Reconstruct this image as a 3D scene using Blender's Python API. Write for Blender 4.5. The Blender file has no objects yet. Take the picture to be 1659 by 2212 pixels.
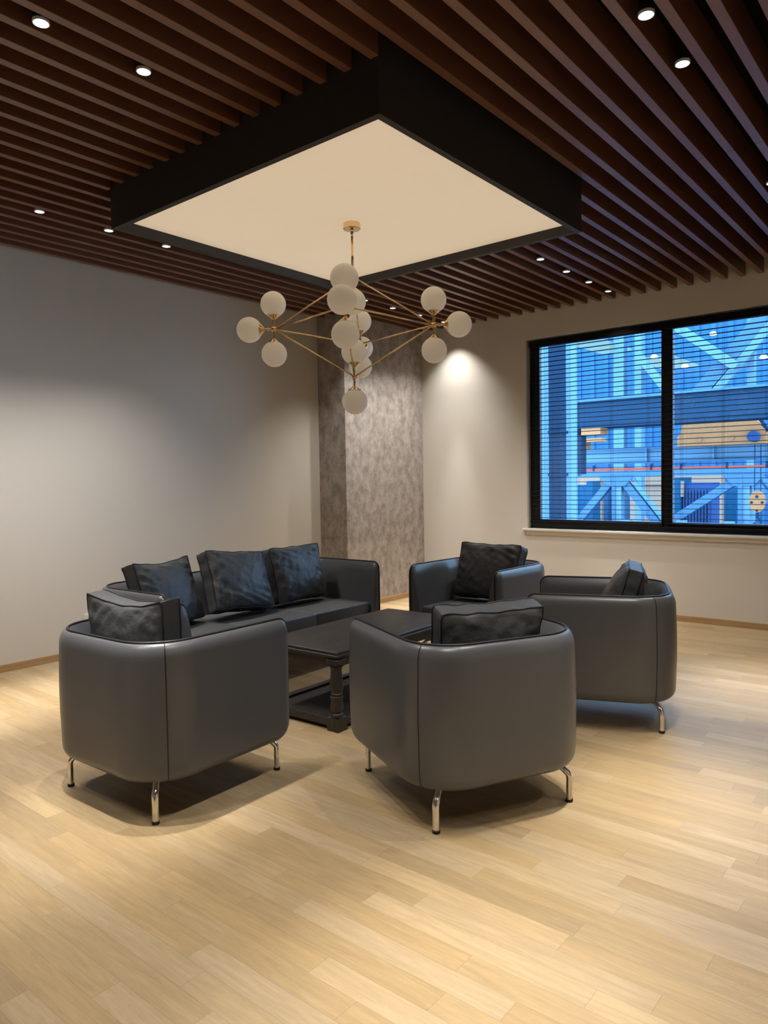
import bpy, bmesh, math, random
from mathutils import Vector, Matrix, noise

random.seed(7)
R = math.radians
PI = math.pi
SC = bpy.context.scene
COL = SC.collection

# ------------------------------------------------------------------ camera
cam_d = bpy.data.cameras.new('camera')
cam = bpy.data.objects.new('camera', cam_d)
COL.objects.link(cam)
right = Vector((0.77164999, 0.63584916, -0.01587907))
up = Vector((-0.01579056, 0.04410861, 0.99890194))
fwd = Vector((-0.63585136, 0.77055193, -0.04407682))
m = Matrix.Identity(4)
for i in range(3):
    m[i][0], m[i][1], m[i][2] = right[i], up[i], -fwd[i]
m.translation = Vector((0, 0, 1.40))
cam.matrix_world = m
cam_d.sensor_fit = 'HORIZONTAL'
cam_d.sensor_width = 36.0
cam_d.lens = 36.0 * 1577.2 / 1659.0
cam_d.clip_start = 0.05
cam_d.clip_end = 200
SC.camera = cam

# ------------------------------------------------------------------ world, exposure
SPOT_W = 66.0
SPOT_COL = (1.0, 0.96, 0.885)
PANEL_E = 0.42
world = bpy.data.worlds.new('world')
SC.world = world
world.use_nodes = True
bg = world.node_tree.nodes['Background']
bg.inputs['Color'].default_value = (0.52, 0.75, 1.0, 1)
bg.inputs['Strength'].default_value = 17.0
SC.view_settings.view_transform = 'Standard'
SC.view_settings.look = 'None'
SC.view_settings.exposure = 0.0
SC.view_settings.gamma = 1.0
SC.cycles.use_denoising = True
SC.cycles.max_bounces = 8
SC.cycles.diffuse_bounces = 5
SC.cycles.glossy_bounces = 4
SC.cycles.transparent_max_bounces = 12
SC.cycles.sample_clamp_indirect = 6.0

# daylight portal in the window opening (guides sampling of the sky only)
pl = bpy.data.lights.new('window_portal', 'AREA')
pl.shape = 'RECTANGLE'
pl.size, pl.size_y = 2.97, 2.04
pl.cycles.is_portal = True
po = bpy.data.objects.new('window_portal', pl)
COL.objects.link(po)
po.location = (-2.396, 7.38, 1.865)
po.rotation_euler = (R(-90), 0, 0)

# ------------------------------------------------------------------ materials
def mat(name, col, rough=0.5, metal=0.0, spec=0.5):
    ma = bpy.data.materials.new(name)
    ma.use_nodes = True
    b = ma.node_tree.nodes['Principled BSDF']
    b.inputs['Base Color'].default_value = (*col, 1)
    b.inputs['Roughness'].default_value = rough
    b.inputs['Metallic'].default_value = metal
    b.inputs['Specular IOR Level'].default_value = spec
    return ma

def N(ma, typ, **kw):
    n = ma.node_tree.nodes.new(typ)
    for k, v in kw.items():
        setattr(n, k, v)
    return n

def L(ma, a, b):
    ma.node_tree.links.new(a, b)

def bsdf(ma):
    return ma.node_tree.nodes['Principled BSDF']

def add_bump(ma, scale, strength, dist=0.01, detail=4, stretch=None, coord='Object'):
    tc = N(ma, 'ShaderNodeTexCoord')
    mp = N(ma, 'ShaderNodeMapping')
    if stretch:
        mp.inputs['Scale'].default_value = stretch
    nz = N(ma, 'ShaderNodeTexNoise')
    nz.inputs['Scale'].default_value = scale
    nz.inputs['Detail'].default_value = detail
    bp = N(ma, 'ShaderNodeBump')
    bp.inputs['Strength'].default_value = strength
    bp.inputs['Distance'].default_value = dist
    L(ma, tc.outputs[coord], mp.inputs['Vector'])
    L(ma, mp.outputs['Vector'], nz.inputs['Vector'])
    L(ma, nz.outputs['Fac'], bp.inputs['Height'])
    L(ma, bp.outputs['Normal'], bsdf(ma).inputs['Normal'])
    return nz

def noise_col(ma, c0, c1, scale, detail=5, stretch=None, lo=0.35, hi=0.65, rough=0.6):
    tc = N(ma, 'ShaderNodeTexCoord')
    mp = N(ma, 'ShaderNodeMapping')
    if stretch:
        mp.inputs['Scale'].default_value = stretch
    nz = N(ma, 'ShaderNodeTexNoise')
    nz.inputs['Scale'].default_value = scale
    nz.inputs['Detail'].default_value = detail
    nz.inputs['Roughness'].default_value = rough
    cr = N(ma, 'ShaderNodeValToRGB')
    cr.color_ramp.elements[0].position = lo
    cr.color_ramp.elements[1].position = hi
    cr.color_ramp.elements[0].color = (*c0, 1)
    cr.color_ramp.elements[1].color = (*c1, 1)
    L(ma, tc.outputs['Object'], mp.inputs['Vector'])
    L(ma, mp.outputs['Vector'], nz.inputs['Vector'])
    L(ma, nz.outputs['Fac'], cr.inputs['Fac'])
    L(ma, cr.outputs['Color'], bsdf(ma).inputs['Base Color'])
    return nz, cr

M_wall = mat('wall_paint', (0.66, 0.62, 0.565), 0.85, spec=0.2)
add_bump(M_wall, 220, 0.05, 0.002)
M_leather = mat('charcoal_leather', (0.078, 0.080, 0.087), 0.34, spec=0.55)
add_bump(M_leather, 260, 0.12, 0.002, 3)
M_seat = mat('seat_leather', (0.072, 0.074, 0.078), 0.48, spec=0.4)
add_bump(M_seat, 200, 0.12, 0.002, 3)
M_pillow = mat('cushion_leather', (0.058, 0.060, 0.064), 0.45, spec=0.38)
add_bump(M_pillow, 11, 0.55, 0.02, 5)
M_pipe = mat('black_piping', (0.008, 0.008, 0.011), 0.45)
M_chrome = mat('chrome', (0.82, 0.80, 0.77), 0.16, 1.0)
M_rubber = mat('black_rubber', (0.008, 0.008, 0.008), 0.6)
M_tray = mat('black_tray', (0.030, 0.027, 0.028), 0.6, spec=0.4)
M_ceil = mat('black_ceiling', (0.006, 0.005, 0.005), 0.9, spec=0.1)
M_slat = mat('brown_slat', (0.1, 0.04, 0.02), 0.36, spec=0.65)
noise_col(M_slat, (0.140, 0.058, 0.031), (0.180, 0.080, 0.045), 14, 5, (1, 0.12, 1))
M_brass = mat('polished_brass', (0.83, 0.62, 0.34), 0.14, 1.0)
M_black = mat('black_frame', (0.010, 0.009, 0.010), 0.4)
M_blind = mat('dark_blind', (0.012, 0.010, 0.010), 0.75, spec=0.06)
M_white = mat('white_plastic', (0.72, 0.68, 0.62), 0.4)
M_socket_dark = mat('socket_hole', (0.05, 0.045, 0.04), 0.5)
M_sill = mat('white_sill', (0.74, 0.70, 0.64), 0.35)
M_refl = mat('reflector', (0.85, 0.87, 0.9), 0.25)
M_trim = mat('white_trim', (0.8, 0.82, 0.85), 0.4)

def emit(name, col, s):
    ma = bpy.data.materials.new(name)
    ma.use_nodes = True
    nt = ma.node_tree
    nt.nodes.remove(nt.nodes['Principled BSDF'])
    e = nt.nodes.new('ShaderNodeEmission')
    e.inputs['Color'].default_value = (*col, 1)
    e.inputs['Strength'].default_value = s
    nt.links.new(e.outputs[0], nt.nodes['Material Output'].inputs[0])
    return ma
M_lamp = emit('lamp_glow', (0.86, 0.93, 1.0), 6.0)

M_panel = mat('ceiling_panel', (0.80, 0.74, 0.64), 0.7, spec=0.2)
bsdf(M_panel).inputs['Emission Color'].default_value = (1.0, 0.80, 0.56, 1)
bsdf(M_panel).inputs['Emission Strength'].default_value = PANEL_E

# frosted globe: diffuse mixed with translucent
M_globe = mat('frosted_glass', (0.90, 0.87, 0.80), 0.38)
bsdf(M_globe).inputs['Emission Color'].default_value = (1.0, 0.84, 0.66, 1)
bsdf(M_globe).inputs['Emission Strength'].default_value = 0.10  # faint warm glow added to brighten the globes; the chandelier is unlit
_tr = N(M_globe, 'ShaderNodeBsdfTranslucent')
_tr.inputs['Color'].default_value = (0.90, 0.87, 0.80, 1)
_mx = N(M_globe, 'ShaderNodeMixShader')
_mx.inputs['Fac'].default_value = 0.3
L(M_globe, bsdf(M_globe).outputs[0], _mx.inputs[1])
L(M_globe, _tr.outputs[0], _mx.inputs[2])
L(M_globe, _mx.outputs[0], M_globe.node_tree.nodes['Material Output'].inputs[0])

# tinted window glass
M_glass = bpy.data.materials.new('window_glass')
M_glass.use_nodes = True
_nt = M_glass.node_tree
_nt.nodes.remove(_nt.nodes['Principled BSDF'])
_t = _nt.nodes.new('ShaderNodeBsdfTransparent')
_t.inputs['Color'].default_value = (0.84, 0.93, 1.0, 1)
_g = _nt.nodes.new('ShaderNodeBsdfGlossy')
_g.inputs['Roughness'].default_value = 0.0
_f = _nt.nodes.new('ShaderNodeFresnel')
_f.inputs['IOR'].default_value = 1.45
_m = _nt.nodes.new('ShaderNodeMixShader')
_nt.links.new(_f.outputs[0], _m.inputs[0])
_nt.links.new(_t.outputs[0], _m.inputs[1])
_nt.links.new(_g.outputs[0], _m.inputs[2])
_nt.links.new(_m.outputs[0], _nt.nodes['Material Output'].inputs[0])

# mottled plaster for the corner column
M_plaster = mat('mottled_plaster', (0.2, 0.17, 0.15), 0.5)
nz, cr = noise_col(M_plaster, (0.25, 0.218, 0.20), (0.56, 0.51, 0.48), 11, 10, (1, 1, 0.75), 0.36, 0.70, 0.72)
add_bump(M_plaster, 38, 0.35, 0.006, 8)

# dark stained wood of the table
M_dark = mat('dark_stained_wood', (0.03, 0.024, 0.022), 0.5)
noise_col(M_dark, (0.016, 0.012, 0.011), (0.046, 0.036, 0.033), 9, 7, (7, 0.5, 7), 0.35, 0.7)
M_darkv = mat('dark_stained_turned_wood', (0.03, 0.024, 0.022), 0.5)
noise_col(M_darkv, (0.014, 0.010, 0.008), (0.045, 0.032, 0.026), 10, 7, (8, 8, 0.5), 0.35, 0.7)

# skirting oak
M_skirt = mat('oak_skirting', (0.42, 0.26, 0.12), 0.5)
noise_col(M_skirt, (0.36, 0.21, 0.09), (0.50, 0.32, 0.16), 8, 5, (0.3, 0.3, 6), 0.3, 0.7)

# oak plank floor
M_floor = mat('oak_planks', (0.5, 0.36, 0.2), 0.48, spec=0.35)
def build_floor_mat(ma):
    def math_(op, a=None, b=None):
        n = N(ma, 'ShaderNodeMath', operation=op)
        for i, v in enumerate((a, b)):
            if v is None:
                continue
            if isinstance(v, (int, float)):
                n.inputs[i].default_value = v
            else:
                L(ma, v, n.inputs[i])
        return n.outputs[0]
    tc = N(ma, 'ShaderNodeTexCoord')
    sp = N(ma, 'ShaderNodeSeparateXYZ')
    L(ma, tc.outputs['Object'], sp.inputs[0])
    x, y = sp.outputs[0], sp.outputs[1]
    PW, PL = 0.088, 0.78
    yr = math_('DIVIDE', y, PW)
    row = math_('FLOOR', yr)
    fy = math_('FRACT', yr)
    wn = N(ma, 'ShaderNodeTexWhiteNoise', noise_dimensions='1D')
    L(ma, row, wn.inputs['W'])
    xo = math_('MULTIPLY', wn.outputs['Value'], 9.0)
    xr = math_('ADD', math_('DIVIDE', x, PL), xo)
    cell = math_('FLOOR', xr)
    fx = math_('FRACT', xr)
    cv = N(ma, 'ShaderNodeCombineXYZ')
    L(ma, cell, cv.inputs[0])
    L(ma, row, cv.inputs[1])
    wn2 = N(ma, 'ShaderNodeTexWhiteNoise', noise_dimensions='2D')
    L(ma, cv.outputs[0], wn2.inputs['Vector'])
    idv, idc = wn2.outputs['Value'], wn2.outputs['Color']
    # grain coordinates, shifted per plank
    vm = N(ma, 'ShaderNodeVectorMath', operation='SCALE')
    L(ma, idc, vm.inputs[0])
    vm.inputs['Scale'].default_value = 37.0
    va = N(ma, 'ShaderNodeVectorMath', operation='ADD')
    L(ma, tc.outputs['Object'], va.inputs[0])
    L(ma, vm.outputs[0], va.inputs[1])
    mp = N(ma, 'ShaderNodeMapping')
    mp.inputs['Scale'].default_value = (1.6, 17.0, 1.0)
    L(ma, va.outputs[0], mp.inputs['Vector'])
    g1 = N(ma, 'ShaderNodeTexNoise')
    g1.inputs['Scale'].default_value = 2.4
    g1.inputs['Detail'].default_value = 8
    g1.inputs['Roughness'].default_value = 0.62
    g1.inputs['Distortion'].default_value = 0.9
    L(ma, mp.outputs[0], g1.inputs['Vector'])
    mp2 = N(ma, 'ShaderNodeMapping')
    mp2.inputs['Scale'].default_value = (7.0, 190.0, 1.0)
    L(ma, va.outputs[0], mp2.inputs['Vector'])
    g2 = N(ma, 'ShaderNodeTexNoise')
    g2.inputs['Scale'].default_value = 1.0
    g2.inputs['Detail'].default_value = 3
    L(ma, mp2.outputs[0], g2.inputs['Vector'])
    # cathedral figure on some planks
    mp3 = N(ma, 'ShaderNodeMapping')
    mp3.inputs['Scale'].default_value = (1.0, 9.0, 1.0)
    L(ma, va.outputs[0], mp3.inputs['Vector'])
    wv = N(ma, 'ShaderNodeTexWave', wave_type='BANDS', bands_direction='Y')
    wv.inputs['Scale'].default_value = 17.0
    wv.inputs['Distortion'].default_value = 17.0
    wv.inputs['Detail'].default_value = 3
    wv.inputs['Detail Scale'].default_value = 0.9
    L(ma, mp3.outputs[0], wv.inputs['Vector'])
    base = N(ma, 'ShaderNodeValToRGB')
    e = base.color_ramp.elements
    e[0].position, e[0].color = 0.0, (0.310, 0.221, 0.121, 1)
    e[1].position, e[1].color = 1.0, (0.427, 0.306, 0.167, 1)
    e2 = base.color_ramp.elements.new(0.5)
    e3 = base.color_ramp.elements.new(0.78)
    e3.color = (0.401, 0.297, 0.180, 1)
    e4 = base.color_ramp.elements.new(0.22)
    e4.color = (0.365, 0.268, 0.167, 1)
    e2.color = (0.383, 0.264, 0.132, 1)
    L(ma, idv, base.inputs['Fac'])
    def mixmul(colsock, fac, lo, hi):
        rm = N(ma, 'ShaderNodeMapRange')
        rm.inputs['From Min'].default_value = 0.3
        rm.inputs['From Max'].default_value = 0.7
        rm.inputs['To Min'].default_value = lo
        rm.inputs['To Max'].default_value = hi
        L(ma, fac, rm.inputs['Value'])
        v = N(ma, 'ShaderNodeVectorMath', operation='SCALE')
        L(ma, colsock, v.inputs[0])
        L(ma, rm.outputs[0], v.inputs['Scale'])
        return v.outputs[0]
    c = mixmul(base.outputs['Color'], g1.outputs['Fac'], 0.84, 1.10)
    c = mixmul(c, g2.outputs['Fac'], 0.94, 1.04)
    c = mixmul(c, wv.outputs['Fac'], 0.93, 1.03)
    # joints
    ey = math_('MINIMUM', fy, math_('SUBTRACT', 1.0, fy))
    ex = math_('MINIMUM', fx, math_('SUBTRACT', 1.0, fx))
    jy = math_('LESS_THAN', ey, 0.012)
    jx = math_('LESS_THAN', ex, 0.0014)
    j = math_('MAXIMUM', jy, jx)
    dark = math_('SUBTRACT', 1.0, math_('MULTIPLY', j, 0.22))
    v = N(ma, 'ShaderNodeVectorMath', operation='SCALE')
    L(ma, c, v.inputs[0])
    L(ma, dark, v.inputs['Scale'])
    L(ma, v.outputs[0], bsdf(ma).inputs['Base Color'])
    bp = N(ma, 'ShaderNodeBump')
    bp.inputs['Strength'].default_value = 0.12
    bp.inputs['Distance'].default_value = 0.003
    L(ma, g2.outputs['Fac'], bp.inputs['Height'])
    L(ma, bp.outputs[0], bsdf(ma).inputs['Normal'])
build_floor_mat(M_floor)

# outdoor / hall materials
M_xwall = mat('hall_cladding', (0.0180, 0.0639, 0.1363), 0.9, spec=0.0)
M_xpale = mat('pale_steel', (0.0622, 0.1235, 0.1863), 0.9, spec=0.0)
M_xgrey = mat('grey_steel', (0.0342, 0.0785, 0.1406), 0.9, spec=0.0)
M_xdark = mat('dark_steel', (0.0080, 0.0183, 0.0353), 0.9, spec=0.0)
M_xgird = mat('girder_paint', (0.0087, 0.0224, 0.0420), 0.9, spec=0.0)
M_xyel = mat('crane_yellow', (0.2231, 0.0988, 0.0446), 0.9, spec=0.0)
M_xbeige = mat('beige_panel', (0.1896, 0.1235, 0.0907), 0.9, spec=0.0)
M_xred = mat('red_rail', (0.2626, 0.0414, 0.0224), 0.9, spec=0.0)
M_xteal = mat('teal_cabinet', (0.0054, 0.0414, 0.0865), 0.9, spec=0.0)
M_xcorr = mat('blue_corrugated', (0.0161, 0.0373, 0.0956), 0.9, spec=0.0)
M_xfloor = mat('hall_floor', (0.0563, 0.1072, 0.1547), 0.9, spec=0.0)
M_xsky = emit('skylight_glow', (0.45, 0.85, 1.0), 1.0)
M_xlamp = emit('hall_lamp_glow', (0.9, 0.97, 1.0), 5.0)

# ------------------------------------------------------------------ helpers
def tag(o, label=None, cat=None, group=None, kind=None):
    if label: o['label'] = label
    if cat: o['category'] = cat
    if group: o['group'] = group
    if kind: o['kind'] = kind
    return o

def empty(name, loc=(0, 0, 0), rz=0.0, label=None, cat=None, group=None, kind=None):
    o = bpy.data.objects.new(name, None)
    o.empty_display_size = 0.1
    o.location = loc
    o.rotation_euler = (0, 0, rz)
    COL.objects.link(o)
    return tag(o, label, cat, group, kind)

class MB:
    """collects shapes into one bmesh"""
    def __init__(self):
        self.bm = bmesh.new()

    def box(self, x0, x1, y0, y1, z0, z1, bevel=0.0, seg=2):
        b = bmesh.new()
        vs = [b.verts.new((x, y, z)) for z in (z0, z1) for y in (y0, y1) for x in (x0, x1)]
        for f in ((0, 2, 3, 1), (4, 5, 7, 6), (0, 1, 5, 4), (1, 3, 7, 5), (3, 2, 6, 7), (2, 0, 4, 6)):
            b.faces.new([vs[i] for i in f])
        if bevel > 0:
            bmesh.ops.bevel(b, geom=list(b.edges), offset=bevel, segments=seg, profile=0.5, affect='EDGES')
        self._join(b)
        return self

    def _join(self, b, mtx=None):
        if mtx is not None:
            bmesh.ops.transform(b, matrix=mtx, verts=b.verts)
        me = bpy.data.meshes.new('tmp')
        b.to_mesh(me)
        b.free()
        self.bm.from_mesh(me)
        bpy.data.meshes.remove(me)

    def tube(self, pts, r, seg=10, caps=True, closed=False, flat=None):
        """round tube along points; r a number or list; flat=(axis vec, scale) squashes"""
        pts = [Vector(p) for p in pts]
        n = len(pts)
        rs = r if isinstance(r, (list, tuple)) else [r] * n
        rings = []
        prev = None
        for i, p in enumerate(pts):
            a = pts[(i - 1) % n] if (closed or i > 0) else p
            c = pts[(i + 1) % n] if (closed or i < n - 1) else p
            t = (c - a)
            if t.length < 1e-9:
                t = Vector((0, 0, 1))
            t.normalize()
            if prev is None:
                ref = Vector((0, 0, 1)) if abs(t.z) < 0.9 else Vector((1, 0, 0))
                u = t.cross(ref).normalized()
            else:
                u = (prev - t * prev.dot(t))
                u = u.normalized() if u.length > 1e-6 else t.orthogonal().normalized()
            prev = u
            w = t.cross(u)
            ring = []
            for k in range(seg):
                an = 2 * PI * k / seg
                d = u * math.cos(an) + w * math.sin(an)
                if flat:
                    ax, s = flat
                    d = d - ax * d.dot(ax) * (1 - s)
                ring.append(self.bm.verts.new(p + d * rs[i]))
            rings.append(ring)
        for i in range(n if closed else n - 1):
            A, B = rings[i], rings[(i + 1) % n]
            for k in range(seg):
                self.bm.faces.new((A[k], A[(k + 1) % seg], B[(k + 1) % seg], B[k]))
        if caps and not closed:
            self.bm.faces.new(rings[0][::-1])
            self.bm.faces.new(rings[-1])
        return self

    def lathe(self, prof, loc=(0, 0, 0), seg=24, axis=None):
        """prof: (r,z) list; axis: direction the local +Z maps to"""
        loc = Vector(loc)
        q = Vector((0, 0, 1)).rotation_difference(Vector(axis)) if axis is not None else None
        rings = []
        for r, z in prof:
            ring = []
            if r < 1e-6:
                v = Vector((0, 0, z))
                if q: v = q @ v
                ring = [self.bm.verts.new(loc + v)]
            else:
                for k in range(seg):
                    a = 2 * PI * k / seg
                    v = Vector((r * math.cos(a), r * math.sin(a), z))
                    if q: v = q @ v
                    ring.append(self.bm.verts.new(loc + v))
            rings.append(ring)
        for A, B in zip(rings[:-1], rings[1:]):
            for k in range(seg):
                a0, a1 = A[k % len(A)], A[(k + 1) % len(A)]
                b0, b1 = B[k % len(B)], B[(k + 1) % len(B)]
                vs = []
                for v in (a0, a1, b1, b0):
                    if v not in vs: vs.append(v)
                if len(vs) > 2:
                    self.bm.faces.new(vs)
        return self

    def prism(self, poly, y0, y1):
        """polygon in (x,z), extruded along y"""
        a = [self.bm.verts.new((x, y0, z)) for x, z in poly]
        b = [self.bm.verts.new((x, y1, z)) for x, z in poly]
        n = len(poly)
        self.bm.faces.new(a)
        self.bm.faces.new(b[::-1])
        for i in range(n):
            self.bm.faces.new((a[i], b[i], b[(i + 1) % n], a[(i + 1) % n]))
        return self

    def bar(self, p, q, w, h):
        """rectangular bar from p to q (w in the horizontal sense, h the other)"""
        p, q = Vector(p), Vector(q)
        d = q - p
        ln = d.length
        b = bmesh.new()
        vs = [b.verts.new((x, y, z)) for z in (0, ln) for y in (-h / 2, h / 2) for x in (-w / 2, w / 2)]
        for f in ((0, 2, 3, 1), (4, 5, 7, 6), (0, 1, 5, 4), (1, 3, 7, 5), (3, 2, 6, 7), (2, 0, 4, 6)):
            b.faces.new([vs[i] for i in f])
        t = d.normalized()
        ref = Vector((0, 1, 0)) if abs(t.y) < 0.9 else Vector((1, 0, 0))
        ux = ref.cross(t).normalized()
        uy = t.cross(ux)
        mx = Matrix.Identity(4)
        for i in range(3):
            mx[i][0], mx[i][1], mx[i][2], mx[i][3] = ux[i], uy[i], t[i], p[i]
        self._join(b, mx)
        return self

    def build(self, name, ma, parent=None, smooth=False, angle=None):
        bmesh.ops.recalc_face_normals(self.bm, faces=self.bm.faces)
        me = bpy.data.meshes.new(name)
        self.bm.to_mesh(me)
        self.bm.free()
        o = bpy.data.objects.new(name, me)
        me.materials.append(ma)
        COL.objects.link(o)
        if parent: o.parent = parent
        if smooth or angle:
            for p in me.polygons:
                p.use_smooth = True
            if angle:
                bm2 = bmesh.new()
                bm2.from_mesh(me)
                for e in bm2.edges:
                    if len(e.link_faces) == 2 and e.calc_face_angle(0) > R(angle):
                        e.smooth = False
                bm2.to_mesh(me)
                bm2.free()
        return o

def struct(o, label, cat):
    return tag(o, label, cat, kind='structure')

def children(o):
    return [c for c in bpy.data.objects if c.parent == o]

def copy_tree(o, parent=None):
    c = o.copy()
    COL.objects.link(c)
    c.parent = parent
    for ch in children(o):
        copy_tree(ch, c)
    return c

ORD = ['first', 'second', 'third', 'fourth', 'fifth', 'sixth', 'seventh', 'eighth', 'ninth', 'tenth',
       'eleventh', 'twelfth', 'thirteenth', 'fourteenth', 'fifteenth', 'sixteenth', 'seventeenth',
       'eighteenth', 'nineteenth', 'twentieth']
def ordinal(n):
    if n <= 20: return ORD[n - 1]
    tens = {2: 'twenty', 3: 'thirty', 4: 'forty', 5: 'fifty'}
    t, u = divmod(n, 10)
    if u == 0: return {3: 'thirtieth', 4: 'fortieth', 5: 'fiftieth'}[t]
    return tens[t] + '-' + ORD[u - 1]

# ------------------------------------------------------------------ room shell
XL, YR, XR, YB, ZC, ZS = -5.684, 7.171, 1.62, -1.6, 3.315, 3.168
WX0, WX1, WZ0, WZ1 = -3.882, -0.91, 0.822, 2.886
WT = 0.24

struct(MB().box(XL, XR, YB, YR, -0.08, 0.0).build('floor', M_floor), 'light oak plank floor laid parallel to the window wall', 'floor')
struct(MB().box(XL, XR, YB, YR, ZC, ZC + 0.1).build('ceiling', M_ceil), 'black ceiling seen in the gaps above the brown slats', 'ceiling')
struct(MB().box(XL - WT, XL, YB, YR + WT, -0.08, ZC + 0.1).build('wall_left', M_wall), 'plain off-white wall behind the sofa', 'wall')
w = MB()
w.box(XL, WX0, YR, YR + WT, -0.08, ZC + 0.1).box(WX1, XR + WT, YR, YR + WT, -0.08, ZC + 0.1)
w.box(WX0, WX1, YR, YR + WT, -0.08, WZ0).box(WX0, WX1, YR, YR + WT, WZ1, ZC + 0.1)
struct(w.build('wall_right', M_wall), 'off-white wall holding the wide window with dark blinds', 'wall')
struct(MB().box(XL - WT, XR + WT, YB - WT, YB, -0.08, ZC + 0.1).build('wall_back', M_wall), 'off-white wall behind the camera', 'wall')
struct(MB().box(XR, XR + WT, YB, YR, -0.08, ZC + 0.1).build('wall_side', M_wall), 'off-white wall opposite the sofa wall', 'wall')
CX, CY = -5.288, 5.782
struct(MB().box(XL, CX, CY, YR, 0.0, ZC).build('wall_corner', M_plaster), 'boxed-out corner column in mottled grey-brown plaster', 'column')

bh, bt = 0.058, 0.012
struct(MB().box(XL, XL + bt, YB, CY, 0, bh, 0.002).build('baseboard_left', M_skirt), 'low oak baseboard along the wall behind the sofa', 'baseboard')
struct(MB().box(CX + bt, XR, YR - bt, YR, 0, bh, 0.002).build('baseboard_right', M_skirt), 'low oak baseboard along the window wall', 'baseboard')
struct(MB().box(CX, CX + bt, CY - bt, YR, 0, bh, 0.002).box(XL + bt, CX, CY - bt, CY, 0, bh, 0.002).build('baseboard_corner', M_skirt), 'low oak baseboard around the plaster corner column', 'baseboard')

# window sill
s = MB()
s.box(WX0 - 0.045, WX1 + 0.045, YR - 0.032, YR, WZ0 - 0.003, WZ0 + 0.021, 0.004)
s.box(WX0, WX1, YR, YR + 0.09, WZ0, WZ0 + 0.021)
s.box(WX0 - 0.008, WX1 + 0.008, YR - 0.014, YR, WZ0 - 0.042, WZ0 - 0.003, 0.004)
struct(s.build('trim_1', M_sill), 'white projecting window sill below the blinds', 'sill')
SZ = WZ0 + 0.021

# window
win = empty('window_1', (0, 0, 0), label='wide black-framed two-pane window in the right wall', cat='window', kind='structure')
fy0, fy1 = YR + 0.09, YR + 0.15
fr = MB()
fr.box(WX0, WX0 + 0.112, fy0, fy1, SZ, WZ1, 0.003).box(WX1 - 0.112, WX1, fy0, fy1, SZ, WZ1, 0.003)
fr.box(WX0 + 0.11, WX1 - 0.11, fy0, fy1, SZ, 0.940, 0.003).box(WX0 + 0.11, WX1 - 0.11, fy0, fy1, 2.815, WZ1, 0.003)
fr.build('window_frame', M_black, win)
MB().box(-2.460, -2.352, fy0 - 0.004, fy1, 0.93, 2.82, 0.003).build('mullion', M_black, win)
MB().box(WX0 + 0.10, -2.455, fy1 - 0.03, fy1 - 0.024, 0.93, 2.83).build('glass_pane', M_glass, win)
MB().box(-2.357, WX1 - 0.10, fy1 - 0.03, fy1 - 0.024, 0.93, 2.83).build('glass_pane', M_glass, win)

# venetian blinds
BY = YR + 0.042
def blind(name, x0, x1, zb, label, cords, wand):
    root = empty(name, (x0, BY, SZ), label=label, cat='blind', group='venetian blinds in the window')
    X0 = 0.0
    W_ = x1 - x0
    def Z(z): return z - SZ
    MB().box(X0, W_, -0.036, 0.022, Z(2.803), Z(2.870), 0.003).build('headrail', M_blind, root)
    mb = MB()
    z = zb + 0.045
    while z < 2.79:
        # slightly crowned slat
        a = [(X0, -0.022, Z(z) - 0.0018), (X0, 0.0, Z(z) + 0.0015), (X0, 0.022, Z(z) - 0.0018)]
        top = [mb.bm.verts.new((p[0] + 0.004, p[1], p[2] + 0.0012)) for p in a] + [mb.bm.verts.new((W_ - 0.004, p[1], p[2] + 0.0012)) for p in a]
        bot = [mb.bm.verts.new((p[0] + 0.004, p[1], p[2] - 0.0012)) for p in a] + [mb.bm.verts.new((W_ - 0.004, p[1], p[2] - 0.0012)) for p in a]
        for i in (0, 1):
            mb.bm.faces.new((top[i], top[i + 1], top[i + 4], top[i + 3]))
            mb.bm.faces.new((bot[i + 1], bot[i], bot[i + 3], bot[i + 4]))
        mb.bm.faces.new((top[0], top[3], bot[3], bot[0]))
        mb.bm.faces.new((top[2], bot[2], bot[5], top[5]))
        mb.bm.faces.new((top[0], bot[0], bot[1], top[1])); mb.bm.faces.new((top[1], bot[1], bot[2], top[2]))
        mb.bm.faces.new((top[3], top[4], bot[4], bot[3])); mb.bm.faces.new((top[4], top[5], bot[5], bot[4]))
        z += 0.0478
    mb.build('slats', M_blind, root)
    MB().box(X0 + 0.002, W_ - 0.002, -0.026, 0.026, Z(zb - 0.014), Z(zb + 0.012), 0.004).build('bottom_rail', M_blind, root)
    for c in cords:
        mc = MB()
        for dy in (-0.023, 0.023):
            mc.tube([(c - x0 + (0.004 if dy > 0 else -0.004), dy, Z(zb)), (c - x0 + (0.004 if dy > 0 else -0.004), dy, Z(2.81))], 0.0011, 5)
        mc.tube([(c - x0, 0.0, Z(zb)), (c - x0, 0.0, Z(2.81))], 0.0009, 5)
        mc.build('ladder_cord', M_blind, root)
    if wand:
        MB().tube([(wand - x0, -0.034, Z(2.80)), (wand - x0, -0.034, Z(1.66))], 0.0016, 6).tube([(wand - x0 + 0.02, -0.034, Z(2.80)), (wand - x0 + 0.02, -0.034, Z(1.52))], 0.0016, 6).build('pull_cord', M_blind, root)
        for dx_, zz_ in ((0.0, 1.635), (0.02, 1.49)):
            MB().lathe([(0.0, 0.0), (0.005, 0.002), (0.007, 0.014), (0.005, 0.03), (0.0, 0.034)], (wand - x0 + dx_, -0.034, Z(zz_)), 10).build('cord_weight', M_blind, root)
    return root
blind('venetian_blind', -3.852, -2.424, 0.918, 'dark venetian blind over the left window pane, with the pull cord', (-3.672, -3.306, -2.941, -2.571), -3.81)
blind('venetian_blind', -2.418, -0.94, 0.888, 'dark venetian blind over the right window pane, bottom rail slightly lower', (-2.253, -1.880, -1.516, -1.15), None)

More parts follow.
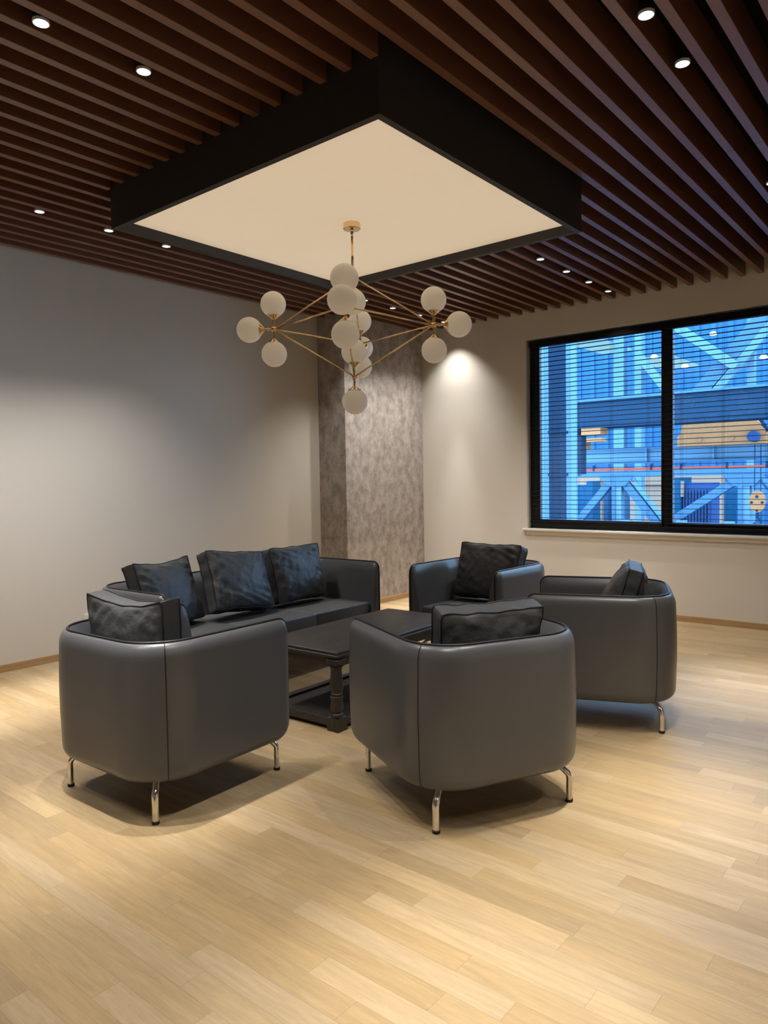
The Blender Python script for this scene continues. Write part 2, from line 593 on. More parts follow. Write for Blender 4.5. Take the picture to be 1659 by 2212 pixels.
# socket plate on left wall
so = empty('wall_socket', (XL, 3.10, 0.30), label='off-white double wall socket low on the left wall behind the left armchair', cat='socket')
MB().box(0, 0.009, -0.10, 0.10, -0.043, 0.043, 0.003).build('plate', M_white, so)
for dy in (-0.05, 0.045):
    sm = MB().box(0.008, 0.0115, dy - 0.036, dy + 0.036, -0.034, 0.034, 0.002).build('socket_module', M_white, so)
    for ddy, dz in ((-0.012, -0.004), (0.012, -0.004), (0, 0.014)):
        MB().box(0.011, 0.0122, dy + ddy - 0.003, dy + ddy + 0.003, dz - 0.006, dz + 0.006).build('pin_hole', M_socket_dark, sm)

# ------------------------------------------------------------------ ceiling slats
PITCH, SW = 0.149, 0.044
TX0, TX1, TY0, TY1, TZ = -4.086, -1.985, 2.417, 4.398, 2.933
SLATG = 'brown slats under the black ceiling'
def slat_mesh(y0, y1, joint):
    mb = MB()
    h = ZC - ZS
    def one(a, b):
        mb.box(-SW / 2, SW / 2, a, b, 0, h, 0.0015, 1)
    if joint and y0 < joint < y1:
        one(y0, joint - 0.0012)
        one(joint + 0.0012, y1)
        mb.box(-SW / 2 + 0.004, SW / 2 - 0.004, joint - 0.002, joint + 0.002, 0.004, h)
    else:
        one(y0, y1)
    return mb
shared = {}
num = 0
for k in range(24, -24, -1):
    xr = -1.985 - PITCH * k
    xc = xr - SW / 2
    num += 1
    if xc > XR - 0.03:
        break
    ylim = YR
    spans = [(YB, ylim, None, '')]
    if xr < CX + 0.01:
        spans = [(YB, CY, None, 'ending at the plaster column')]
    elif 0 <= k <= 14:
        spans = [(YB, TY0, None, 'camera side of the light box'), (TY1, YR, None, 'window side of the light box')]
    elif k < 0:
        spans = [(YB, YR, 4.368, '')]
    for (a, b, j, note) in spans:
        key = (a, b, j)
        nm = 'wooden_slat'
        if key not in shared:
            o = slat_mesh(a, b, j).build(nm, M_slat)
            shared[key] = o.data
        else:
            o = bpy.data.objects.new(nm, shared[key])
            COL.objects.link(o)
        o.location = (xc, 0, ZS)
        lab = 'dark brown ceiling slat, %s from the left wall' % ordinal(num)
        if note: lab += ', ' + note
        tag(o, lab, 'slat', SLATG)

# ------------------------------------------------------------------ suspended light box
lb = empty('ceiling_light_box', ((TX0 + TX1) / 2, (TY0 + TY1) / 2, TZ), label='large square black box hung below the slats with a glowing cream panel', cat='ceiling light')
hx, hy = (TX1 - TX0) / 2, (TY1 - TY0) / 2
rim = 0.036
f = MB()
f.box(-hx, hx, -hy, -hy + rim, 0, ZC - TZ).box(-hx, hx, hy - rim, hy, 0, ZC - TZ)
f.box(-hx, -hx + rim, -hy + rim, hy - rim, 0, ZC - TZ).box(hx - rim, hx, -hy + rim, hy - rim, 0, ZC - TZ)
f.build('box_frame', M_tray, lb)
MB().box(-hx + rim, hx - rim, -hy + rim, hy - rim, 0.057, 0.075).build('light_panel', M_panel, lb)
PZ = TZ + 0.057

# ------------------------------------------------------------------ chandelier
ch = empty('chandelier', (-3.060, 3.439, PZ), label='gold octahedral rod chandelier with frosted white glass globes', cat='chandelier')
o0 = Vector((-3.060, 3.439, PZ))
HUB = {'R': (-2.659, 3.737, 2.354), 'K': (-3.360, 3.842, 2.342), 'L': (-3.464, 3.140, 2.354),
       'F': (-2.763, 3.036, 2.365), 'T': (-3.060, 3.439, 2.664), 'B': (-3.060, 3.439, 2.047)}
HUB = {k: Vector(v) - o0 for k, v in HUB.items()}
MB().lathe([(0.0, 0.0), (0.052, 0.0), (0.054, -0.003), (0.054, -0.034), (0.050, -0.038), (0.0, -0.038)], seg=36).build('canopy', M_brass, ch, angle=30)
MB().lathe([(0.0, -0.036), (0.011, -0.036), (0.012, -0.055), (0.008, -0.062), (0.008, -0.078), (0.0, -0.078)], seg=16).build('swivel_joint', M_brass, ch, angle=35)
MB().tube([(0, 0, -0.07), HUB['T'] + Vector((0, 0, 0.012))], 0.0075, 14).build('stem', M_brass, ch, smooth=True)
hubs = {}
for k, p in HUB.items():
    hm = MB().lathe([(0.0, -0.018), (0.010, -0.017), (0.018, -0.010), (0.020, 0.0), (0.018, 0.010), (0.010, 0.017), (0.0, 0.018)], p, 16)
    hubs[k] = hm.build('hub', M_brass, ch, angle=50)
for a, b in (('T', 'R'), ('T', 'K'), ('T', 'L'), ('T', 'F'), ('B', 'R'), ('B', 'K'), ('B', 'L'), ('B', 'F'), ('L', 'F'), ('F', 'R'), ('R', 'K'), ('K', 'L')):
    MB().tube([HUB[a], HUB[b]], 0.0046, 10).build('rod', M_brass, ch, smooth=True)
GR, GD = 0.0795, 0.155
def globe(hub, d):
    d = Vector(d).normalized()
    p = HUB[hub]
    MB().lathe([(0.0, 0.012), (0.0065, 0.012), (0.0065, 0.030), (0.010, 0.032), (0.010, 0.037), (0.0065, 0.039), (0.0065, 0.056), (0.0, 0.056)], p, 14, d).build('arm', M_brass, ch, angle=40)
    # cup hugging the globe
    prof = []
    for i in range(7):
        t = i / 6
        r = 0.008 + t * 0.034
        z = GD - math.sqrt((GR + 0.0025) ** 2 - r * r)
        prof.append((r, z - 0.016 * (1 - t) ** 2))
    cup = [(0.0, prof[0][1])] + prof + [(prof[-1][0], prof[-1][1] + 0.003), (0.0, GD - GR + 0.004)]
    MB().lathe(cup, p, 24, d).build('shade_cup', M_brass, ch, angle=60)
    pr = [(GR * math.sin(PI * i / 24), GD - GR * math.cos(PI * i / 24)) for i in range(25)]
    pr[0] = (0.0, GD - GR); pr[-1] = (0.0, GD + GR)
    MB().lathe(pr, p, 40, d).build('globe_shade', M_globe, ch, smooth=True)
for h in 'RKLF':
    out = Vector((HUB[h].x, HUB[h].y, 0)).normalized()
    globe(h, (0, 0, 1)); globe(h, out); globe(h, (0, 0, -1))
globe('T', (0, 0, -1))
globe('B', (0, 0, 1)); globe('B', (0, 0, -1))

# ------------------------------------------------------------------ downlights
DLG = 'round white downlights between the ceiling slats'
spot = bpy.data.lights.new('downlight_lamp', 'SPOT')
spot.energy = SPOT_W
spot.color = SPOT_COL
spot.spot_size = R(94)
spot.spot_blend = 0.9
spot.shadow_soft_size = 0.018
# a focused beam inside a wider spill, by angle from straight down
spot.use_nodes = True
_ln = spot.node_tree
_em = [n for n in _ln.nodes if n.type == 'EMISSION'][0]
_ge = _ln.nodes.new('ShaderNodeNewGeometry')
_sz = _ln.nodes.new('ShaderNodeSeparateXYZ')
_ab = _ln.nodes.new('ShaderNodeMath'); _ab.operation = 'ABSOLUTE'
_mr = _ln.nodes.new('ShaderNodeMapRange'); _mr.interpolation_type = 'SMOOTHSTEP'
_mr.inputs['From Min'].default_value = math.cos(R(14))
_mr.inputs['From Max'].default_value = 1.0
_mr.inputs['To Min'].default_value = 1.22
_mr.inputs['To Max'].default_value = 5.6
_ln.links.new(_ge.outputs['Normal'], _sz.inputs[0])
_ln.links.new(_sz.outputs[2], _ab.inputs[0])
_ln.links.new(_ab.outputs[0], _mr.inputs['Value'])
_ln.links.new(_mr.outputs[0], _em.inputs['Strength'])
def make_downlight():
    root = empty('ceiling_downlight', (0, 0, 0))
    z0 = 0.0
    MB().lathe([(0.0285, 0.002), (0.0285, -0.001), (0.0312, -0.001), (0.0315, 0.002), (0.0315, 0.010), (0.0285, 0.010)], (0, 0, z0), 36).build('trim_ring', M_trim, root, angle=40)
    MB().lathe([(0.0290, 0.001), (0.0280, 0.010), (0.022, 0.030), (0.0, 0.0305)], (0, 0, z0), 36).build('reflector', M_refl, root, angle=50)
    MB().lathe([(0.0, 0.022), (0.024, 0.022), (0.024, 0.026), (0.0, 0.026)], (0, 0, z0), 28).build('lamp_lens', M_lamp, root)
    MB().lathe([(0.0308, 0.008), (0.0308, ZC - ZS - 0.004), (0.0, ZC - ZS - 0.004)], (0, 0, z0), 28).build('housing', M_black, root, angle=40)
    lo = bpy.data.objects.new('lamp_light', spot)
    COL.objects.link(lo)
    lo.parent = root
    lo.location = (0, 0, 0.006)
    return root
rows = [(-4.7645, [6.89, 6.43, 5.97, 5.53, 3.263, 2.798, 2.313, 1.85, 1.39], 'row above the sofa'),
        (-2.8275, [6.857, 6.414, 5.955, 5.478, 1.848, 1.405, 0.40, -0.06], 'row crossing the light box'),
        (-1.0395, [5.49, 5.03, 3.331, 2.894, 1.848, 1.405], 'row right of the light box'),
        (0.7485, [3.331, 2.894, 1.848, 1.405], 'row furthest from the sofa wall')]
proto = None
for x, ys, where in rows:
    for i, y in enumerate(ys):
        if proto is None:
            o = proto = make_downlight()
        else:
            o = copy_tree(proto)
        o.location = (x, y, ZS + 0.003)
        tag(o, 'lit round downlight, %s from the window wall, %s' % (ordinal(i + 1), where), 'downlight', DLG)

# ------------------------------------------------------------------ upholstered shells
def shell_sections(Wp, yb, yf, rc, zt=0.75, zb=0.165, ro=0.036):
    """piping outline Wp wide, back yb, front yf. Returns list of (origin on the piping line, inward dir, d)"""
    h = Wp / 2
    rv = 0.05
    pts = []
    Ls = yf - (yb + rc)
    ds = [0.09 * (1 - math.cos(PI / 2 * i / 9)) for i in range(10)]
    n = 12
    ds += [0.09 + (Ls - 0.09) * i / n for i in range(1, n)]
    for d in ds:
        pts.append((Vector((-h, yf - d, 0)), Vector((1, 0, 0)), d))
    for i in range(15):
        t = PI / 2 * i / 14
        pts.append((Vector((-h + rc * (1 - math.cos(t)), yb + rc - rc * math.sin(t), 0)), Vector((math.cos(t), math.sin(t), 0)), Ls + rc * t))
    nb = max(8, int((Wp - 2 * rc) / 0.05))
    for i in range(1, nb):
        x = -h + rc + (2 * h - 2 * rc) * i / nb
        pts.append((Vector((x, yb, 0)), Vector((0, 1, 0)), 9.0))
    out = list(pts)
    for p, nrm, d in pts[:len(ds) + 15][::-1]:
        out.append((Vector((-p.x, p.y, 0)), Vector((-nrm.x, nrm.y, 0)), d))
    return out

def profile(d, zt=0.75, zb=0.165, ro=0.036):
    """(t,z) pairs; t measured inwards from piping line (negative = outside)"""
    rv, rb, rl = 0.05, 0.085, 0.045
    z1 = zt - (rv - math.sqrt(max(0, rv * rv - (rv - d) ** 2))) if d < rv else zt
    z0 = zb + (rb - math.sqrt(max(0, rb * rb - (rb - d) ** 2))) if d < rb else zb
    o = -ro * (math.sqrt(max(0, 1 - (1 - min(d, rl) / rl) ** 2)) if d < rl else 1.0)
    P = []
    # bottom, from inside to outside
    P.append((0.105, z0 + 0.012))
    P.append((0.06, z0 + 0.001))
    rr = 0.055
    for i in range(0, 7):
        a = PI / 2 * i / 6
        P.append((o + (0.052) * (1 - math.sin(a)), z0 + rr * (1 - math.cos(a))))
    zz0, zz1 = z0 + rr, z1 - 0.07
    for i in range(1, 6):
        t = i / 6
        P.append((o - 0.006 * math.sin(PI * t) * (1 if d > rl else d / rl), zz0 + (zz1 - zz0) * t))
    for i in range(0, 7):
        a = PI / 2 * i / 6
        P.append((o * math.cos(a) ** 1.0, zz1 + 0.066 * math.sin(a) ** 1.0))
    P.append((0.004, z1 - 0.004))
    P.append((0.012, z1 - 0.010))
    for i in range(1, 6):
        t = i / 5
        P.append((0.014 + 0.075 * t ** 0.9, (z1 - 0.012) + (0.40 - z1 + 0.012) * t))
    P.append((0.105, max(0.34, z0 + 0.05)))
    return P, z0, z1

def build_shell(root, secs, seams):
    mb = MB()
    rings = []
    pipe = []
    for p, nrm, d in secs:
        P, z0, z1 = profile(d)
        rings.append([mb.bm.verts.new(p + nrm * t + Vector((0, 0, z))) for t, z in P])
        pipe.append(p + nrm * 0.001 + Vector((0, 0, z1 - 0.002)))
    n = len(rings[0])
    for A, B in zip(rings[:-1], rings[1:]):
        for k in range(n):
            mb.bm.faces.new((A[k], A[(k + 1) % n], B[(k + 1) % n], B[k]))
    mb.bm.faces.new(rings[0])
    mb.bm.faces.new(rings[-1][::-1])
    mb.build('shell', M_leather, root, angle=60)
    P, z0, z1 = profile(0.0)
    a, b = secs[0][0], secs[-1][0]
    full = [a + Vector((0, 0, z0 + 0.012))] + [a + Vector((0, 0, z0 + 0.012 + (z1 - z0 - 0.03) * i / 4)) for i in range(1, 4)] + pipe + \
           [b + Vector((0, 0, z0 + 0.012 + (z1 - z0 - 0.03) * i / 4)) for i in range(3, 0, -1)] + [b + Vector((0, 0, z0 + 0.012))]
    MB().tube(full, 0.0060, 8).build('piping', M_pipe, root, smooth=True)
    for si in seams:
        p, nrm, d = secs[si]
        P, z0, z1 = profile(d)
        line = [p + nrm * (t - 0.0004) + Vector((0, 0, z)) for t, z in P[2:20]]
        MB().tube(line, 0.0022, 6).build('seam', M_pipe, root, smooth=True)

def leg_mesh(sx, sy):
    mb = MB()
    inw = Vector((-sx, -sy, 0)).normalized()
    path = [Vector((0, 0, 0.012)), Vector((0, 0, 0.06)), Vector((0, 0, 0.112)), inw * 0.006 + Vector((0, 0, 0.124)), inw * 0.022 + Vector((0, 0, 0.138)), inw * 0.085 + Vector((0, 0, 0.186))]
    side = Vector((0, 0, 1)).cross(inw)
    mb.tube(path, [0.0145, 0.0145, 0.0145, 0.0145, 0.0125, 0.012], 16, flat=(inw, 0.86))
    return mb

def add_legs(root, pts):
    for (x, y) in pts:
        sx, sy = (1 if x > 0 else -1), (1 if y > 0 else -1)
        lg = leg_mesh(sx, sy).build('leg', M_chrome, root, angle=50)
        lg.location = (x, y, 0)
        ft = MB().lathe([(0.0, 0.0), (0.0150, 0.0), (0.0158, 0.003), (0.0158, 0.013), (0.0, 0.013)], seg=20).build('foot_cap', M_rubber, lg, angle=40)

def armchair(name, loc, rz, label):
    root = empty(name, (loc[0], loc[1], 0), rz, label, 'armchair', 'charcoal leather tub armchairs')
    Wp, yb, yf, rc = 0.76, -0.39, 0.37, 0.20
    secs = shell_sections(Wp, yb, yf, rc)
    # mid-arc seam positions
    n0 = 10 + 11 + 5
    build_shell(root, secs, [n0, len(secs) - 1 - n0])
    MB().box(-0.285, 0.285, -0.30, yf - 0.030, 0.175, 0.335, 0.02, 3).build('seat_base', M_leather, root, angle=40)
    MB().box(-0.288, 0.288, -0.30, yf - 0.022, 0.325, 0.440, 0.016, 3).build('seat', M_seat, root, angle=40)
    add_legs(root, [(sx * 0.325, sy * 0.345) for sx in (-1, 1) for sy in (-1, 1)])
    return root

# ------------------------------------------------------------------ loose cushions
def pillow_part(W_, H_, T_, seed, sag=0.0, low=0.3, g=0.092):
    rnd = random.Random(seed)
    n = 30
    ph = [rnd.uniform(0, 6.28) for _ in range(8)]
    off = Vector((seed * 3.7, seed * 1.3, 0))
    def edge(u, v):
        # outline with slightly hollow sides and soft pointed corners
        au, av = abs(u), abs(v)
        x = W_ / 2 * u * (1 - 0.050 * (1 - v * v) * au ** 3 - 0.03 * (au * av) ** 8)
        z = H_ / 2 * v * (1 - 0.055 * (1 - u * u) * av ** 3 - 0.03 * (au * av) ** 8)
        if v > 0:
            z -= sag * (1 - u * u) * v
        nn = noise.noise(Vector((u * 3.1, v * 3.1, 11.0)) + off)
        x += 0.007 * nn * au
        z += 0.007 * noise.noise(Vector((u * 3.3, v * 3.3, 17.0)) + off) * av
        return x, z
    def bulge(u, v):
        e = (1 - abs(u) ** 2.4) * (1 - abs(v) ** 2.4)
        b = (T_ - g) / 2 * max(e, 0) ** 0.55 * (1 - low * v)
        q = noise.noise(Vector((u * 2.2, v * 2.2, 0)) + off) * 0.010
        k1 = noise.noise(Vector((u * 7 + v * 3, v * 2.5, 3.0)) + off)
        k2 = noise.noise(Vector((u * 2.2, v * 8 - u * 4, 7.0)) + off)
        rim_ = min(1.0, max(e, 0) * 4) * (1 - 0.75 * max(e, 0))
        return b + (q + 0.013 * k1 + 0.012 * k2) * rim_
    return n, g, edge, bulge

def cushion(name, mtx, label, seed, W_=0.55, H_=0.45, T_=0.20, sag=0.0, grp=None, low=0.3, g_=0.092):
    root = bpy.data.objects.new(name, None)
    root.empty_display_size = 0.1
    COL.objects.link(root)
    root.matrix_world = mtx
    tag(root, label, 'cushion', grp)
    n, g, edge, bulge = pillow_part(W_, H_, T_, seed, sag, low, g_)
    def P(u): return math.sin(u * PI / 2) * 0.35 + u * 0.65
    for side, nm in ((1, 'front_panel'), (-1, 'back_panel')):
        mb = MB()
        grid = []
        for j in range(n + 1):
            rowv = []
            for i in range(n + 1):
                u, v = P(-1 + 2 * i / n), P(-1 + 2 * j / n)
                x, z = edge(u, v)
                rowv.append(mb.bm.verts.new((x, side * (g / 2 + bulge(u * side, v)), z)))
            grid.append(rowv)
        for j in range(n):
            for i in range(n):
                mb.bm.faces.new((grid[j][i], grid[j][i + 1], grid[j + 1][i + 1], grid[j + 1][i]))
        # cover: one closed body from two panels and the gusset, so add the gusset to the front panel
        if side == 1:
            loop = [(i, 0) for i in range(n)] + [(n, j) for j in range(n)] + [(n - i, n) for i in range(n)] + [(0, n - j) for j in range(n)]
            A, B = [], []
            gus = MB()
            mid = []
            for (i, j) in loop:
                u, v = P(-1 + 2 * i / n), P(-1 + 2 * j / n)
                x, z = edge(u, v)
                k = 1.0 + 0.010 + 0.006 * noise.noise(Vector((u * 9, v * 9, seed)))
                A.append(gus.bm.verts.new((x, g / 2, z)))
                mid.append(gus.bm.verts.new((x * k, 0, z * k)))
                B.append(gus.bm.verts.new((x, -g / 2, z)))
            N_ = len(loop)
            for i in range(N_):
                gus.bm.faces.new((A[i], A[(i + 1) % N_], mid[(i + 1) % N_], mid[i]))
                gus.bm.faces.new((mid[i], mid[(i + 1) % N_], B[(i + 1) % N_], B[i]))
            line = [a.co.copy() for a in A]
            line2 = [b.co.copy() for b in B]
            gus.build('gusset', M_pillow, root, angle=70)
            MB().tube(line, 0.0042, 7, closed=True).build('piping', M_pipe, root, smooth=True)
            MB().tube(line2, 0.0042, 7, closed=True).build('piping', M_pipe, root, smooth=True)
        mb.build(nm, M_pillow, root, smooth=True)
    return root

def pillow_matrix(base, yaw, lean, roll=0.0):
    """base: world point of the lower edge's middle; yaw: direction the front (+Y) faces minus 90; lean: tilt back"""
    return Matrix.Translation(Vector(base)) @ Matrix.Rotation(yaw, 4, 'Z') @ Matrix.Rotation(lean, 4, 'X') @ Matrix.Rotation(roll, 4, 'Y') @ Matrix.Translation((0, 0, 0.225))

def on_seat(loc, rz, lx, ly, z=0.458):
    c, s_ = math.cos(rz), math.sin(rz)
    return (loc[0] + c * lx - s_ * ly, loc[1] + s_ * lx + c * ly, z)

CH1, RZ1 = (-2.953, 1.994), R(2.2)
CH2, RZ2 = (-1.822, 2.747), R(63.5)
CH3, RZ3 = (-1.781, 4.145), R(111.5)
CH4, RZ4 = (-2.987, 4.754), R(178.0)
SOF, RZS = (-4.065, 3.428), R(-88.3)

armchair('armchair', CH1, RZ1, 'charcoal leather tub armchair at the front left, in front of the sofa end')
armchair('armchair', CH2, RZ2, 'charcoal leather tub armchair with its back to the camera, nearest in the centre')
armchair('armchair', CH3, RZ3, 'charcoal leather tub armchair on the right, side-on behind the nearest one')
armchair('armchair', CH4, RZ4, 'charcoal leather tub armchair below the window, facing the camera')

# sofa
so_ = empty('sofa', (SOF[0], SOF[1], 0), RZS, 'charcoal leather three-seat sofa along the left wall', 'sofa')
secs = shell_sections(2.0, -0.39, 0.37, 0.20)
n0 = 10 + 11 + 5
build_shell(so_, secs, [n0, len(secs) - 1 - n0])
MB().box(-0.905, 0.905, -0.30, 0.340, 0.175, 0.335, 0.02, 3).build('seat_base', M_leather, so_, angle=40)
for i in range(3):
    x0 = -0.908 + i * 0.6055
    MB().box(x0 + 0.001, x0 + 0.6045, -0.30, 0.348, 0.325, 0.440, 0.014, 3).build('seat', M_seat, so_, angle=40)
add_legs(so_, [(sx * 0.945, sy * 0.345) for sx in (-1, 1) for sy in (-1, 1)])

CG = 'charcoal leather cushions on the sofa'
CG2 = 'charcoal leather cushions on the armchairs'
cushion('cushion', pillow_matrix(on_seat(CH1, RZ1, 0.03, -0.20), RZ1 + R(3), R(4)), 'dark leather cushion leaning on the back of the front left armchair', 1, W_=0.53, H_=0.46, sag=0.028, grp=CG2)
cushion('cushion', pillow_matrix(on_seat(CH2, RZ2, 0.0, -0.14), RZ2 + R(-4), R(15)), 'dark leather cushion in the nearest armchair, seen from behind', 2, W_=0.48, H_=0.395, sag=0.0, grp=CG2)
cushion('cushion', pillow_matrix(on_seat(CH3, RZ3, 0.0, -0.10), RZ3, R(16)), 'dark leather cushion seen edge-on in the right armchair', 3, W_=0.50, H_=0.42, T_=0.27, low=0.5, g_=0.075, grp=CG2)
cushion('cushion', pillow_matrix(on_seat(CH4, RZ4, 0.0, -0.07), RZ4, R(19)), 'dark leather cushion in the armchair below the window, shiny top', 4, W_=0.56, H_=0.435, grp=CG2)
cushion('cushion', pillow_matrix((-4.12, 2.80, 0.458), RZS + R(14), R(18)), 'dark leather cushion at the left end of the sofa', 5, W_=0.54, H_=0.45, sag=0.02, grp=CG)
cushion('cushion', pillow_matrix((-4.07, 3.34, 0.478), RZS + R(3), R(22), R(-6)), 'dark leather cushion in the middle of the sofa', 6, W_=0.55, H_=0.44, grp=CG)
cushion('cushion', pillow_matrix((-4.14, 3.97, 0.455), RZS, R(14)), 'dark leather cushion at the right end of the sofa', 7, W_=0.55, H_=0.435, grp=CG)

# ------------------------------------------------------------------ coffee table
tb = empty('coffee_table', (-3.083, 3.533, 0), R(1.6), 'low dark-stained wooden coffee table with turned legs and a lower shelf', 'table')
tw, tl, th = 0.62, 1.27, 0.45
t = MB()
t.box(-tw / 2, tw / 2, -tl / 2, tl / 2, th - 0.022, th, 0.008, 3)
t.box(-tw / 2 - 0.006, tw / 2 + 0.006, -tl / 2 - 0.006, tl / 2 + 0.006, th - 0.038, th - 0.018, 0.008, 3)
t.box(-tw / 2 + 0.008, tw / 2 - 0.008, -tl / 2 + 0.008, tl / 2 - 0.008, th - 0.050, th - 0.034, 0.004, 2)
t.build('table_top', M_dark, tb, angle=35)
a = MB()
for sx in (-1, 1):
    a.box(sx * (tw / 2 - 0.022) - 0.009, sx * (tw / 2 - 0.022) + 0.009, -tl / 2 + 0.06, tl / 2 - 0.06, th - 0.088, th - 0.049)
for sy in (-1, 1):
    a.box(-tw / 2 + 0.06, tw / 2 - 0.06, sy * (tl / 2 - 0.022) - 0.009, sy * (tl / 2 - 0.022) + 0.009, th - 0.088, th - 0.049)
a.build('apron', M_dark, tb)
LP = [(0.0000, 0.070), (0.0330, 0.072), (0.0374, 0.080), (0.0374, 0.092), (0.0319, 0.099), (0.0286, 0.102), (0.0330, 0.106), (0.0374, 0.118), (0.0385, 0.135), (0.0352, 0.150), (0.0330, 0.160),
      (0.0330, 0.172), (0.0363, 0.182), (0.0385, 0.186), (0.0385, 0.192), (0.0308, 0.196), (0.0297, 0.200), (0.0330, 0.204), (0.0341, 0.209), (0.0308, 0.213), (0.0319, 0.220), (0.0374, 0.232), (0.0401, 0.248), (0.0396, 0.262), (0.0363, 0.285), (0.0330, 0.310), (0.0314, 0.335), (0.0314, 0.345), (0.0341, 0.352), (0.0363, 0.356), (0.0363, 0.366), (0.0000, 0.366)]
for sx in (-1, 1):
    for sy in (-1, 1):
        lx, ly = sx * (tw / 2 - 0.036), sy * (tl / 2 - 0.036)
        lg = MB()
        lg.lathe(LP, (0, 0, 0), 24)
        h = 0.042
        # arched-top foot block
        lg.box(-h, h, -h, h, 0.0, 0.062, 0.002, 1)
        for i in range(4):
            rot = Matrix.Rotation(PI / 2 * i, 4, 'Z')
            b = bmesh.new()
            prof = [(-h + 0.001, 0.060)] + [(-h + 0.001 + (2 * h - 0.002) * q / 8, 0.062 + 0.016 * (abs(q - 4) / 4) ** 0 * (1 - ((q - 4) / 4) ** 2) ** 0.5) for q in range(9)] + [(h - 0.001, 0.060)]
            va = [b.verts.new((x, -h + 0.0005, z)) for x, z in prof]
            vb = [b.verts.new((x * 0.3, -0.010, z)) for x, z in prof]
            b.faces.new(va)
            for q in range(len(prof) - 1):
                b.faces.new((va[q], vb[q], vb[q + 1], va[q + 1]))
            lg._join(b, rot)
        lg.box(-h, h, -h, h, 0.375, 0.405, 0.002, 1)
        lg.box(-h + 0.010, h - 0.010, -h + 0.010, h - 0.010, 0.362, 0.376, 0.003, 2)
        o = lg.build('leg', M_darkv, tb, angle=40)
        o.location = (lx, ly, 0)
s = MB()
sx_, sy_ = tw / 2 - 0.004, tl / 2 - 0.004
ri = 0.055
for x0, x1, y0, y1 in ((-sx_, -sx_ + ri, -sy_, sy_), (sx_ - ri, sx_, -sy_, sy_), (-sx_ + ri, sx_ - ri, -sy_, -sy_ + ri), (-sx_ + ri, sx_ - ri, sy_ - ri, sy_)):
    s.box(x0, x1, y0, y1, 0.030, 0.070, 0.005, 2)
s.box(-sx_ + 0.006, sx_ - 0.006, -sy_ + 0.006, sy_ - 0.006, 0.022, 0.034)
sh = s.build('shelf_frame', M_dark, tb)
MB().box(-sx_ + ri - 0.002, sx_ - ri + 0.002, -sy_ + ri - 0.002, sy_ - ri + 0.002, 0.033, 0.054).build('shelf_board', M_dark, tb)

# ------------------------------------------------------------------ hall outside the window
struct(MB().box(-24, 8, 7.6, 27, -3.2, -3.0).build('trim_2', M_xfloor), 'pale floor of the factory hall beyond the window', 'hall floor')
hw = MB().box(-24, 8, 26, 26.2, -3.0, 9.0)
for i in range(60):
    x = -23.6 + i * 0.53
    hw.box(x, x + 0.18, 25.94, 26.0, -3.0, 9.0)
struct(hw.build('wall_hall', M_xwall), 'ribbed blue end wall of the factory hall beyond the window', 'hall wall')
def T(o, label, cat, group=None): return tag(o, label, cat, group)

T(MB().box(-5.12, -4.82, 9.55, 9.75, -3, 5.5).build('light_panel_column', M_xpale), 'bright pale pillar at the far left of the window view', 'pillar')
c = MB().box(-4.615, -4.445, 9.15, 9.19, -3, 5.0).box(-4.60, -4.46, 9.19, 9.36, -3, 5.0)
for z in (2.01, 1.43):
    c.box(-4.62, -4.44, 9.13, 9.38, z - 0.02, z + 0.02)
T(c.build('steel_column', M_xdark), 'dark steel column with joint plates, left in the window view', 'column')
T(MB().box(-4.625, -4.50, 9.6, 9.8, -3, 5.5).build('concrete_column', M_xpale), 'pale column just right of the dark steel column outside', 'column')
g = empty('crane_girder', (-4.4, 13.0, 2.3), label='dark box girder crossing the upper window view', cat='girder')
MB().box(-1.68, 6.0, 0.0, 0.5, 0.03, 0.49).build('web_plate', M_xgird, g)
MB().box(-1.68, 6.0, -0.06, 0.56, 0.49, 0.535).build('top_flange', M_xgrey, g)
MB().box(-1.68, 6.0, -0.06, 0.56, 0.0, 0.03).build('bottom_flange', M_xgird, g)
T(MB().box(-6.06, -5.88, 12.96, 13.2, 1.447, 2.176).box(-6.0, -5.94, 13.05, 13.11, 2.176, 2.30).build('switch_box', M_xdark), 'dark hanging box below the left end of the dark girder', 'box')
b = MB().box(-5.875, -5.50, 12.96, 13.3, 2.176, 2.30)
T(b.build('crane_bracket', M_xyel), 'upper yellow bracket, straight, fixed under the dark girder', 'bracket')
b = MB().box(-6.77, -6.32, 14.95, 15.2, 2.14, 2.218).box(-6.77, -6.67, 14.95, 15.2, 1.98, 2.14)
T(b.build('crane_bracket', M_xyel), 'lower yellow L-shaped bracket standing on the pale girder', 'bracket')
g = empty('runway_girder', (-5.0, 15.0, 1.67), label='pale steel girder below the yellow hoist trolley', cat='girder')
MB().box(-1.82, 7.0, 0.05, 0.09, 0.02, 0.28).build('web_plate', M_xpale, g)
MB().box(-1.82, 7.0, -0.08, 0.22, 0.28, 0.31).build('top_flange', M_xgrey, g)
MB().box(-1.82, 7.0, -0.08, 0.22, -0.01, 0.02).build('bottom_flange', M_xgrey, g)
st = MB()
for x in (-0.4, 0.9, 2.2):
    st.box(x, x + 0.03, -0.02, 0.05, 0.02, 0.28)
st.build('stiffener_plates', M_xpale, g)
h_ = empty('hoist_trolley', (-3.8, 14.2, 1.94), label='yellow hoist trolley housing on the pale girder', cat='hoist')
hb = MB()
hb.prism([(-0.72, 0.0), (0.79, 0.0), (0.79, 0.24), (0.61, 0.43), (-0.61, 0.45), (-0.66, 0.22), (-0.72, 0.18)], 0, 0.5)
hb.build('housing', M_xyel, h_)
bd = MB()
for x in (-0.3, 0.25):
    bd.lathe([(0, 0), (0.04, 0), (0.04, -0.03), (0, -0.03)], (x, 0.0, 0.12), 12, (0, 1, 0))
bd.build('bolt_heads', M_xyel, h_)
